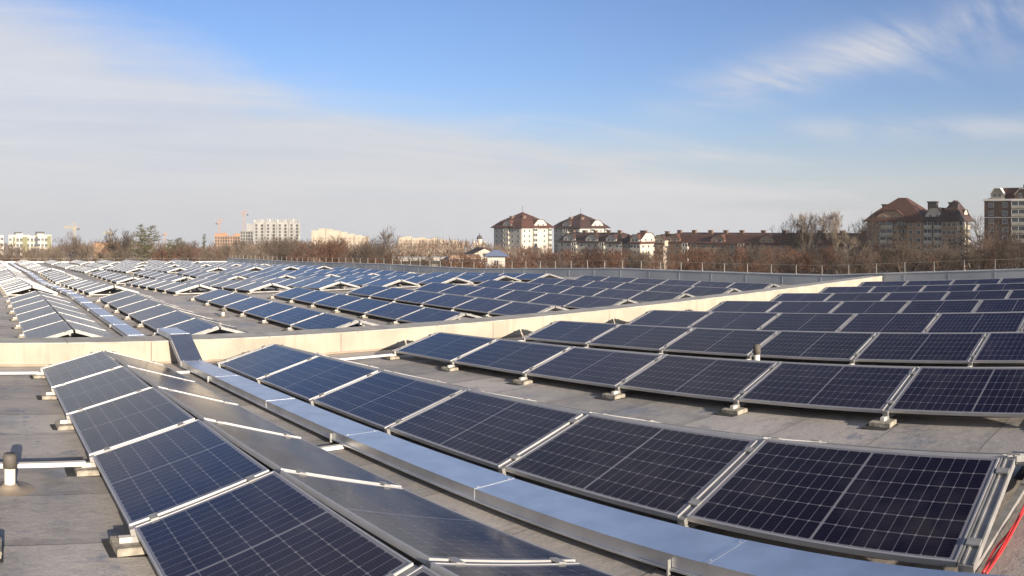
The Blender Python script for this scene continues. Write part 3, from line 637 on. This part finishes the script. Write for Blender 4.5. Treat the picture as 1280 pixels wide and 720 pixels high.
# --- big brick block on the right with three hips
def big_house():
    r = 300; v0, u0 = r * math.sin(th(1195)), r * math.cos(th(1195)); u1 = v0 / math.tan(th(1084)); v1 = u0 * math.tan(th(1212)); ye = 276
    t, W_, D_, zt, zb = block('apartment_block', 'large brown brick apartment block with maroon hipped roofs and black chimneys', 'apartment building', v0, u0, v1, u1, Z(ye, r), None)
    f = lambda x: v0 / math.tan(th(x)) - u0     # local y of picture column on the camera-side face
    ya, yb, yc = f(1153), f(1177), 0
    mo('wall', MB().box((0, 0, zb), (W_, yb - .02, zt)), M['tan'], t); mo('wall', MB().box((2.2, yb, zb), (W_, ya, zt)), M['grey'], t); mo('wall', MB().box((0, ya + .02, zb), (W_, D_, zt)), M['tan'], t)
    mo('gable_wall', MB().box((.3, -.3, zb), (W_ - .3, -.02, zt - .2)), M['bwhite'], t)
    rows = 7; z0 = zt - rows * 3.05
    facade(t, (0, D_), (0, ya), z0, zt, rows, 7, 1.5, 1.6, skip=(2, 4)); balcony(t, (0, D_), (0, ya), .36, z0, zt, rows, 5.4, 'bwhite'); balcony(t, (0, D_), (0, ya), .64, z0, zt, rows, 3.0, 'brick')
    balcony(t, (2.2, ya), (2.2, yb), .25, z0, zt, rows, 3.4, 'bwhite', 2.2); balcony(t, (2.2, ya), (2.2, yb), .75, z0, zt, rows, 3.4, 'bwhite', 1.4)
    facade(t, (0, yb), (0, 0), z0, zt, rows, 3, 1.5, 1.6)
    facade(t, (0.3, -.3), (W_ - .3, -.3), z0, zt, rows, 5, 1.5, 1.6, skip=(1, 3)); balcony(t, (0.3, -.3), (W_ - .3, -.3), .3, z0, zt, rows, 3.4); balcony(t, (0.3, -.3), (W_ - .3, -.3), .72, z0, zt, rows, 3.4)
    hh = (276 - 247) / F * r * 1.06
    r1 = hip(t, 0, ya, W_, D_, zt, hh, 'tile', 1.4, .12); r2 = hip(t, .4, ya - 11, W_ - 1, ya + 1.5, zt + .02, hh * .55, 'tile2', .6, .3); r3 = hip(t, .2, -.4, W_, yb + 1, zt + .01, hh * .86, 'tile2', 1.2, .12)
    gable(t, (0, D_), (0, ya), .42, 12, zt, 4.2, 7, 'tan', 'tile'); gable(t, (2.2, ya), (2.2, yb), .5, 7.5, zt, 5.2, 7, 'bwhite', 'tile2'); gable(t, (0.3, -.3), (W_ - .3, -.3), .6, 8, zt, 4.4, 6, 'bwhite', 'tile2')
    for rf, x_, yy, z_ in ((r1, W_ * .35, f(1101), 6.5), (r2, W_ * .3, f(1160), 7.4), (r3, W_ * .3, f(1199) + 4, 7.0)):
        mo('chimney', MB().box((x_ - 1, yy - 1.9, zt + 2), (x_ + 1, yy + 1.9, zt + z_)).box((x_ - 1.3, yy - 2.2, zt + z_), (x_ + 1.3, yy + 2.2, zt + z_ + .5)), M['pipe'], rf)
big_house()
def right_house():
    r = 283; v0 = r * math.sin(th(1250)); u1 = v0 / math.tan(th(1230)); u0 = u1 - 42; ye = 251
    t, W_, D_, zt, zb = block('apartment_tower', 'tall brown and white apartment block cut off by the right picture edge', 'apartment building', v0, u0, v0 + 15, u1, Z(ye, r), None)
    mo('wall', MB().box((0, 0, zb), (W_, D_, zt)), M['brick'], t)
    mo('cornice', MB().box((-.5, -.5, zt), (W_ + .5, D_ + .5, zt + .7)).box((-.12, -.1, zt - 6.3), (-.002, D_ + .1, zt - 6.0)), M['wframe'], t)
    rows = 9; z0 = zt - rows * 3.05
    fy = lambda x: (u1 - v0 / math.tan(th(x))) / D_
    facade(t, (0, D_), (0, 0), z0, zt, rows, 8, 1.9, 1.7, skip=(2, 4, 6)); 
    for q in (2.5 / 8, 4.5 / 8, 6.5 / 8): balcony(t, (0, D_), (0, 0), q, z0, zt, rows, 5.2)
    rf = hip(t, 1, 1, W_ - 1, D_ - 1, zt + .7, 4.2, 'tile', .4, .7)
    gable(t, (0, D_), (0, 0), .12, 5, zt + .7, 3.8, 6, 'cream2', 'wframe'); gable(t, (0, D_), (0, 0), .36, 7, zt + .7, 3.6, 6, 'brick', 'wframe'); gable(t, (0, D_), (0, 0), .66, 7, zt + .7, 3.6, 6, 'bwhite', 'wframe')
    mo('chimney', MB().box((2, D_ * .62, zt + 1), (3.2, D_ * .62 + 1.6, zt + 6)), M['pipe'], rf)
right_house()

# --- far left and far centre blocks
def far_block(name, label, x0, x1, r, yt, mt, rows, cols, w_, h_, dep=16, pm='pane', fm='wframe', steps=(), top=None, group=None):
    a, b = bgp(x0, r), bgp(x1, r); d = b - a; L = math.hypot(d.x, d.y); ang = math.atan2(d.y, d.x)
    t = thing(name, label, 'apartment building', (a.x, a.y, TZ(r)), group, (0, 0, ang)); zt = Z(yt, r) - TZ(r)
    if steps:
        q = 0
        m = MB()
        for i, dz in enumerate(steps):
            a_, b_ = L * i / len(steps), L * (i + 1) / len(steps); m.box((a_ + .01, (i % 2) * 1.5, -2), (b_, dep, zt + dz))
        mo('wall', m, M[mt], t); zw = zt + min(steps)
    else: mo('wall', MB().box((0, 0, -2), (L, dep, zt)), M[mt], t); zw = zt
    zlow = max(1, zw - rows * (h_ * 1.9 if h_ < 4 else h_ * 1.45))
    facade(t, (0, 0), (L, 0), zlow, zw - .5, rows, cols, w_, h_, pm=pm, fm=fm)
    return t, L, zt, dep
t, L, zt, dp = far_block('flat_block', 'white modern flats with dark and lime panels, far left', 10.5, 64, 400, 293.5, 'bwhite', 6, 12, 1.5, 1.6, steps=(0, .6, 0, -.5, .6, 0))
for i, (a, b, z0, z1, c) in enumerate([(.0, .10, .35, .68, 'dark'), (.14, .26, .35, .7, 'dark'), (.32, .44, .42, .98, 'lime'), (.55, .72, .35, .68, 'dark'), (.74, .86, .35, .66, 'dark'), (.9, .99, .4, 1.0, 'lime'), (.1, .14, .7, .98, 'lime'), (.62, .68, .7, .99, 'dark')]):
    mo('facade_panel', MB().box((L * a, -.25, zt * z0), (L * b, -.06, zt * z1 - .6)), M[c], t)
mo('roof_box', MB().box((L * .12, 3, zt), (L * .3, 9, zt + 1.4)), M['dark'], t); mo('roof_box', MB().box((L * .62, 3, zt), (L * .84, 9, zt + 1.6)), M['dark'], t)
far_block('flat_block', 'cream flats with lime trim cut off by the left picture edge', -14, 4, 400, 294, 'bwhite', 6, 5, 1.5, 1.6)
t, L, zt, dp = far_block('brick_building', 'low orange brick building left of the pine trees', 117, 149, 330, 304, 'orange', 4, 12, 1.2, 1.7, pm='orange', fm='cream2')
t, L, zt, dp = far_block('shell_building', 'unfinished brown concrete frame beside the tall concrete shell', 268, 300, 1000, 292, 'orange', 9, 10, 2.2, 3.2, pm='open', fm='conc', steps=(0, 1, -3, 0))
t, L, zt, dp = far_block('shell_building', 'narrow dark unfinished block adjoining the tall concrete shell', 300, 316, 1050, 283, 'conc', 10, 5, 2.6, 3.6, pm='open', fm='conc', steps=(-6, 4))
t, L, zt, dp = far_block('concrete_tower', 'tall pale unfinished concrete apartment tower with ragged top', 316.5, 375, 1100, 277.5, 'conc', 12, 8, 3.0, 3.2, pm='open', fm='conc', steps=(0, 1, 0, 1, 0, 0, 1, -2))
rr_ = random.Random(3)
for i in range(18):
    a_ = L * (i + .1) / 18; mo('column', MB().box((a_, .5, zt), (a_ + 1.6, 3, zt + rr_.uniform(2.5, 5.2))).box((a_ - .5, 2.8, zt + .2), (a_ + 2.6, 4.5, zt + rr_.uniform(1.5, 3.5))), M['conc' if i % 3 else 'grey'], t)
far_block('slab_block', 'sunlit cream slab block stepping down, right of the concrete tower', 389, 461, 1150, 288, 'cream2', 7, 14, 2.6, 2.6, steps=(0, 3, 2, 0, -2, -5, -7, -9), fm='cream2', pm='tan')
far_block('slab_block', 'long sunlit cream slab block at the middle of the skyline', 498, 548, 950, 297.5, 'cream2', 8, 12, 2.2, 2.2, steps=(1, 2, 0, 1, -1, 0), fm='cream2', pm='tan')
far_block('slab_block', 'lower pale slab block joining the long cream block on its right', 549, 580, 1000, 301, 'cream2', 7, 9, 2.4, 2.4, steps=(2, 0, 1, -2), fm='bwhite', pm='tan')
far_block('shed', 'long low grey shed roof among the trees below the cream slabs', 489, 560, 190, 322, 'grey', 1, 16, 1.5, 1.0, 9)
far_block('shed', 'dark low shed right of the long grey shed', 563, 600, 185, 319.5, 'tan', 1, 8, 1.4, 1.0, 9)
far_block('shed', 'low white building showing beneath the concrete tower', 322, 344, 330, 313, 'bwhite', 2, 5, 1.4, 1.4, 9)
# church
p = bgp(599, 700); t = thing('church', 'small white church with a dark dome on the skyline', 'church', (p.x, p.y, TZ(700)), rot=(0, 0, -th(599)))
zt = Z(306, 700) - TZ(700)
mo('wall', MB().box((-6, -6, -1), (6, 6, zt)).box((-3.6, -3.6, zt), (3.6, 3.6, zt + 2.2)), M['bwhite'], t)
mo('drum', MB().lathe([(2.3, zt + 2.2), (2.3, zt + 5.2)], 16), M['bwhite'], t); mo('dome', MB().lathe([(2.3, zt + 5.2), (2.8, zt + 6.1), (2.2, zt + 7.4), (.8, zt + 8.6), (.1, zt + 10.4)], 16), M['gold'], t)
for sx in (-1, 1): mo('small_dome', MB().lathe([(1.1, zt), (1.1, zt + 1.6), (1.4, zt + 2.1), (.9, zt + 3), (.05, zt + 4)], 12, c=(sx * 4.7, -4.7)), M['bwhite'], t)
for sx in (-3, 0, 3): ob('window', winmesh(1.3, 3.0), t, (sx, -6.02, zt * .72))
# gabled house and blue-roofed kiosk
p = bgp(606, 210); t = thing('gable_house', 'white gabled house front below the church', 'house', (p.x, p.y, TZ(210)), rot=(0, 0, -th(606) + .25)); zt = Z(318, 210) - TZ(210); hz_ = Z(310.5, 210) - TZ(210)
mo('wall', MB().add([(-3.6, 0, -1), (3.6, 0, -1), (3.6, 0, zt), (0, 0, hz_), (-3.6, 0, zt), (-3.6, 8, -1), (3.6, 8, -1), (3.6, 8, zt), (0, 8, hz_), (-3.6, 8, zt)], [(0, 1, 2, 3, 4), (9, 8, 7, 6, 5), (1, 6, 7, 2), (5, 0, 4, 9)]), M['bwhite'], t)
mo('roof', MB().bar((-4, 4, zt - .1), (0, 4, hz_ + .12), 9, .15, up=(0, 0, 1)).bar((4, 4, zt - .1), (0, 4, hz_ + .12), 9, .15), M['tile2'], t); ob('window', winmesh(1.1, 1.2), t, (0, -.02, zt - .2))
p = bgp(620, 150); t = thing('kiosk', 'small pavilion with a blue-grey pyramid roof beyond the parapet', 'pavilion', (p.x, p.y, TZ(150)), rot=(0, 0, -th(620))); zt = Z(320, 150) - TZ(150)
mo('wall', MB().box((-1.7, -1.7, 0), (1.7, 1.7, zt)), M['grey'], t); mo('roof', MB().add([(-2.5, -2.5, zt), (2.5, -2.5, zt), (2.5, 2.5, zt), (-2.5, 2.5, zt), (-.5, 0, zt + 1.2), (.5, 0, zt + 1.2)], [(3, 2, 1, 0), (0, 1, 5, 4), (1, 2, 5), (2, 3, 4, 5), (3, 0, 4)]), M['blue'], t)
ob('window', winmesh(1.0, 1.3), t, (0, -1.72, zt - 1.3))

# --- cranes
def crane(label, x, r, yt, jib0, jib1, mt, kind=0):
    p = bgp(x, r); t = thing('tower_crane', label, 'tower crane', (p.x, p.y, TZ(r)), 'tower cranes on the skyline', (0, 0, -th(x))); H = Z(yt, r) - TZ(r); w_ = 1.1
    m = MB(); n_ = int(H / 6)
    for sx in (-1, 1):
        for sy in (-1, 1): m.bar((sx * w_, sy * w_, 0), (sx * w_, sy * w_, H), .5, .5, up=(0, 1, 0))
    for i in range(n_):
        z0, z1 = H * i / n_, H * (i + 1) / n_; s_ = 1 if i % 2 else -1
        m.bar((-w_ * s_, -w_, z0), (w_ * s_, -w_, z1), .3, .3, up=(0, 1, 0)); m.bar((-w_ * s_, w_, z0), (w_ * s_, w_, z1), .3, .3, up=(0, 1, 0))
    mo('mast', m, M[mt], t)
    j0, j1 = (jib0 - x) / F * r, (jib1 - x) / F * r; m = MB()
    for zz in (0, 1.6): m.bar((j0, 0, H + zz), (j1, 0, H + zz + (0 if not kind else 4)), .5, .5)
    k = 0
    while j0 + k * 3 < j1 - 3: m.bar((j0 + k * 3, 0, H + (0 if k % 2 else 1.6)), (j0 + k * 3 + 3, 0, H + (1.6 if k % 2 else 0)), .25, .25); k += 1
    mo('jib', m, M[mt], t)
    mo('cab', MB().box((-.9, -2.2, H - 2.4), (.9, -1.2, H - .2)), M[mt], t)
    m = MB(); m.bar((0, 0, H + 1), (0, 0, H + 7), .5, .5, up=(0, 1, 0)); m.bar((0, 0, H + 7), (j1 * .6, 0, H + 2), .25, .25); m.bar((0, 0, H + 7), (j0 * .6, 0, H + 2), .25, .25)
    mo('tower_head', m, M[mt], t)
    mo('counterweight', MB().box((min(j0, j1, key=abs) * .9 - 1.5, -1, H - 2.6), (min(j0, j1, key=abs) * .9 + 1.5, 1, H - .1)), M['dark'], t)
crane('yellow tower crane above the bare trees near the white flats', 92.5, 900, 285, 79, 98, 'craney')
crane('yellow tower crane behind the low orange brick building', 137, 1000, 291.5, 128, 141, 'craney')
crane('orange tower crane over the brown concrete frame', 274, 1150, 278.5, 270, 279, 'craneo', 1)
crane('tallest orange tower crane, left of the concrete tower', 304.5, 1200, 267.5, 299, 309.5, 'craneo', 1)
crane('faint distant tower crane right of the pine trees', 206, 1400, 293, 203, 211, 'craneo')

# ------------------------------------------------------------------ trees
M['bark'] = mat('bark', (.085, .065, .05), .95, 0, .3, 2); M['twig'] = mat('brown twigs', (.062, .046, .036), .95); M['twig2'] = mat('rust twigs', (.085, .045, .030), .95); M['twig3'] = mat('pale twigs', (.12, .094, .072), .95)
M['needle'] = mat('pine needles', (.05, .06, .025), .9, 0, .5, .7, varcol=(.09, .085, .035))
M['rust'] = mat('rust leaves', (.11, .045, .025), .9)
def bare_tree(seed, H, spread, up, ntw, leaf=0, dens=1.0):
    r_ = random.Random(seed); tr = MB(); cr = MB(); tips = []
    def seg(m, p, q, r0, r1, n=3):
        m.tube([p, q], r0, n, r2=r1, cap=False)
    def grow(p, d, L, rad, lev):
        q = p; steps = 3 if lev < 3 else 2
        for i in range(steps):
            d = (d + Vector((r_.gauss(0, .13), r_.gauss(0, .13), r_.gauss(.05, .05) * up))).normalized(); q2 = q + d * (L / steps)
            r0 = rad * (1 - .28 * i / steps); r1 = rad * (1 - .28 * (i + 1) / steps)
            seg(tr if lev < 2 else cr, q, q2, r0, r1, 5 if lev < 2 else 3)
            if lev >= 1 and lev < 4 and i > 0 or (lev == 0 and i > 0):
                nb = 2 if lev < 4 else 1
                for _ in range(nb):
                    a = r_.uniform(0, 2 * math.pi); o = d.orthogonal().normalized(); o = (Matrix.Rotation(a, 3, d) @ o)
                    nd_ = (d * r_.uniform(.55, 1.0) * up + o * r_.uniform(.5, 1.0) * spread + Vector((0, 0, .15))).normalized()
                    grow(q2, nd_, L * r_.uniform(.52, .74), max(r1 * .58, .014), lev + 1)
            q = q2
        if lev < 4: grow(q, (d + Vector((r_.gauss(0, .2), r_.gauss(0, .2), .1))).normalized(), L * .66, max(rad * .6, .014), lev + 1)
        else: tips.append((q, d))
    grow(Vector((0, 0, 0)), Vector((0, 0, 1)), H * .34, H * .019, 0)
    zmax = max(q.z for q, d in tips); k = H / zmax
    for q, d in tips:
        for _ in range(ntw):
            e = (d + Vector((r_.gauss(0, .55), r_.gauss(0, .55), r_.gauss(.1, .4)))).normalized(); L = r_.uniform(.5, 1.3); a = q - d * r_.uniform(0, .5); o = e.orthogonal().normalized() * .026
            o2 = e.cross(o); b_ = a + e * L
            cr.add([tuple(a + o), tuple(a - o * .5 + o2), tuple(a - o * .5 - o2), tuple(b_)], [(0, 1, 3), (1, 2, 3), (2, 0, 3)])
            if leaf and r_.random() < leaf:
                c = a + e * L * r_.random(); s_ = r_.uniform(.05, .12); n1_ = Vector((r_.gauss(0, 1), r_.gauss(0, 1), r_.gauss(0, 1))).normalized() * s_; n2_ = n1_.orthogonal().normalized() * s_
                cr.add([tuple(c - n1_), tuple(c + n2_), tuple(c + n1_), tuple(c - n2_)], [(0, 1, 2, 3)], 1)
    tr.v = [tuple(c * k for c in p) for p in tr.v]; cr.v = [tuple(c * k for c in p) for p in cr.v]
    return tr, cr
def tree_mesh(seed, H, spread, up, ntw, tw, leaf=0, dens=1):
    tr, cr = bare_tree(seed, H, spread, up, ntw, leaf); return tr.mesh('trunk', M['bark']), cr.mesh('crown', [M[tw], M['rust']])
PROTO = {'brown': [tree_mesh(s_, 14, .75, 1.0, 3, 'twig') for s_ in (1, 2, 3)], 'rust': [tree_mesh(s_, 13, .8, .9, 3, 'twig2', .4) for s_ in (11, 12, 13)],
         'pale': [tree_mesh(s_, 14, .6, 1.2, 3, 'twig3') for s_ in (21, 22)], 'open': [tree_mesh(s_, 15, .8, 1.1, 2, 'twig') for s_ in (31, 32)],
         'bush': [tree_mesh(s_, 12, 1.25, .55, 4, 'twig2', .2) for s_ in (41, 42)]}
def tree(x, r, yt, kind, label, group, name='bare_tree', wid=1.0, vi=None):
    a, b = PROTO[kind][rnd.randrange(len(PROTO[kind])) if vi is None else vi]; p = bgp(x, r); Hh = Z(yt, r) - TZ(r); base = {'brown': 14, 'rust': 13, 'pale': 14, 'open': 15, 'bush': 12}[kind]
    t = thing(name, label, 'tree' if kind != 'bush' else 'bush', (p.x, p.y, TZ(r)), group, (0, 0, rnd.uniform(0, 6.28))); s_ = Hh / base
    for n_, me in (('trunk', a), ('crown', b)): o = ob(n_, me, t); o.scale = (s_ * wid, s_ * wid, s_)
    return t
SECT = [(-10, 66, 'in front of the far left white flats', 305, 313, ['pale', 'brown', 'bush']), (70, 160, 'around the low orange brick building', 297, 312, ['pale', 'brown', 'pale']),
        (205, 262, 'between the pine trees and the unfinished buildings', 299, 306, ['pale', 'brown', 'rust']), (264, 340, 'in front of the unfinished concrete buildings', 298, 308, ['pale', 'brown', 'pale']),
        (342, 430, 'right of the concrete tower foot', 291, 298, ['brown', 'brown', 'rust']), (434, 500, 'left of the long cream slab block', 298, 305, ['brown', 'rust', 'brown']),
        (504, 610, 'below the long cream slab block', 310, 318, ['rust', 'bush', 'brown']), (612, 700, 'at the foot of the left tall red-roofed house', 308, 317, ['rust', 'rust', 'bush']),
        (704, 790, 'before the first grey row house', 302, 314, ['rust', 'brown', 'rust']), (794, 900, 'before the left end of the very long row house', 302, 315, ['rust', 'brown', 'rust']),
        (905, 1075, 'before the right half of the very long row house', 300, 314, ['brown', 'rust', 'brown']), (1080, 1215, 'before the large brown brick block', 300, 318, ['open', 'rust', 'open']),
        (1218, 1300, 'before the apartment block at the right edge', 288, 312, ['open', 'rust', 'brown'])]
KN = {'brown': 'brown bare tree', 'rust': 'rust-tinted bare tree', 'pale': 'pale sunlit bare tree', 'open': 'dark open-branched bare tree', 'bush': 'low rusty thicket bush'}
for x0, x1, where, ya, yb, kinds in SECT:
    for row, (rr0, dx) in enumerate(((115, 30), (165, 27), (225, 25)) if x0 < 200 else ((115, 24), (165, 19), (225, 17)) if x0 < 690 else ((120, 30), (180, 21), (245, 18))):
        x = x0 + rnd.uniform(0, 6)
        while x < x1:
            kd = kinds[rnd.randrange(3)]; r = rr0 * rnd.uniform(.9, 1.15) * (1.12 if x < 350 else 1)
            yt = (ya + (yb - ya) * (rnd.random() ** .8)) + (2 - row) * 5
            if where.startswith('below'): yt += 0
            if kd == 'open' and row == 0: yt -= 12
            tree(x, r, yt, kd, '%s %s' % (KN[kd], where), 'bare trees ' + where, 'bare_tree' if kd != 'bush' else 'bush', rnd.uniform(.8, 1.15) if kd != 'open' else 1.1)
            x += dx * rnd.uniform(.75, 1.3) * (1.25 if row == 0 else 1)
for x, r, yt, kd, lab in [(469, 200, 284, 'open', 'tall grey bare tree rising above the belt right of the concrete tower'), (150, 230, 287, 'brown', 'tall bare tree directly left of the pine trees'),
                          (102, 240, 290, 'open', 'tall bare tree right of the white flats'), (1010, 260, 267, 'pale', 'leftmost of the tall bare trees above the long row house'),
                          (1030, 265, 266, 'open', 'second tall bare tree above the long row house'), (1045, 255, 265, 'pale', 'third tall bare tree above the long row house'), (1066, 262, 268, 'open', 'tall bare tree beside the brick block\'s left corner'),
                          (990, 262, 273, 'open', 'bare tree above the long row house, left of the tall group'),
                          (1222, 170, 272, 'open', 'tall open bare tree between the two brick blocks'), (1240, 120, 290, 'open', 'dark tree trunk before the right edge block'), (1125, 110, 292, 'open', 'dark spreading tree before the middle of the brown block'),
                          (1180, 115, 300, 'open', 'dark tree before the sunlit end of the brown block'), (1267, 110, 300, 'open', 'dark spreading tree at the right picture edge')]:
    tree(x, r, yt, kd, lab, None, wid=.9 if r > 180 else 1.2)
# pines
def pine_mesh(seed, H, conic):
    r_ = random.Random(seed); tr = MB(); cr = MB(); tr.tube([(0, 0, 0), (.2, .1, H * .5), (0, .1, H * .97)], .22, 6, r2=.04)
    z = H * .28
    while z < H * .99:
        f = (z / H); rad = H * (.24 * (1 - f) + .025) if conic else H * (.20 * math.sin(math.pi * min(1, (f - .2) / .85)) + .03)
        for _ in range(5):
            a = r_.uniform(0, 6.28); L = rad * r_.uniform(.6, 1.15); d = Vector((math.cos(a), math.sin(a), r_.uniform(-.1, .35))); p0 = Vector((.1, .1, z))
            tr.tube([p0, p0 + d * L], .05, 3, r2=.02, cap=False)
            for k in range(int(10 + L * 16)):
                c = p0 + d * L * r_.uniform(.25, 1.05) + Vector((r_.gauss(0, .16), r_.gauss(0, .16), r_.gauss(.05, .13)))
                n1_ = Vector((r_.gauss(0, 1), r_.gauss(0, 1), r_.gauss(0, .8))).normalized(); n2_ = n1_.orthogonal().normalized() * .05; s_ = r_.uniform(.15, .32)
                cr.add([tuple(c - n2_), tuple(c + n2_), tuple(c + n1_ * s_)], [(0, 1, 2)])
        z += H * r_.uniform(.028, .05)
    return tr.mesh('trunk', M['bark']), cr.mesh('crown', M['needle'])
PN = [pine_mesh(1, 16, False), pine_mesh(2, 16, False), pine_mesh(3, 16, True)]
for x, r, yt, k, lab in [(174, 190, 281.5, 0, 'left of the two tall dark green pines'), (188, 195, 280.5, 1, 'right of the two tall dark green pines'), (181, 200, 288, 0, 'shorter pine wedged between the two tall pines'),
                         (222, 190, 296, 1, 'small olive pine right of the tall pines'), (213, 195, 300, 0, 'lowest olive pine right of the tall pines'), (255, 220, 292, 2, 'pointed dark spruce left of the unfinished buildings')]:
    p = bgp(x, r); t = thing('pine_tree', lab, 'pine tree', (p.x, p.y, TZ(r)), 'evergreens on the left skyline', (0, 0, rnd.uniform(0, 6))); s_ = (Z(yt, r) - TZ(r)) / 16
    for n_, me in (('trunk', PN[k][0]), ('crown', PN[k][1])): o = ob(n_, me, t); o.scale = (s_ * .8, s_ * .8, s_)
# far-off wood: one mass of twigs on the falling ground
m = MB(); r_ = random.Random(5)
for i in range(20000):
    x = r_.uniform(-40, 690); r = r_.uniform(270, 620)
    p = bgp(x, r); hgt = Z(308 + 4 * math.sin(x * .031) + 3 * math.sin(x * .13 + r * .05), r) - TZ(r); zz = hgt * (r_.random() ** .7)
    d = Vector((r_.gauss(0, .5), r_.gauss(0, .5), 1)).normalized() * r_.uniform(1.5, 4.0); o = Vector((.11, -.05, 0)) * (r / 300); o2 = Vector((.04, .11, 0)) * (r / 300); c = p + Vector((0, 0, zz))
    m.add([tuple(c - o), tuple(c + o), tuple(c + o2), tuple(c + d)], [(0, 1, 3), (1, 2, 3), (2, 0, 3)], i % 3)
tag(mo('woodland', m, [M['twig'], M['twig2'], M['twig3']]), 'brown winter woodland stretching behind the nearer trees', 'woodland', kind='stuff')

# ------------------------------------------------------------------ winter haze
hm = bpy.data.materials.new('haze'); hm.use_nodes = True; t = hm.node_tree; t.nodes.clear()
o_ = nd(t, 'ShaderNodeOutputMaterial'); pv = nd(t, 'ShaderNodeVolumePrincipled'); pv.inputs['Color'].default_value = (.86, .9, .97, 1); pv.inputs['Density'].default_value = .00011; pv.inputs['Anisotropy'].default_value = 0
t.links.new(pv.outputs[0], o_.inputs['Volume'])
tag(mo('haze', MB().box((-2450, -2450, TZ(2400) - 3), (2450, 2450, 160)), hm), 'thin pale winter haze over the far skyline', 'haze', kind='stuff')
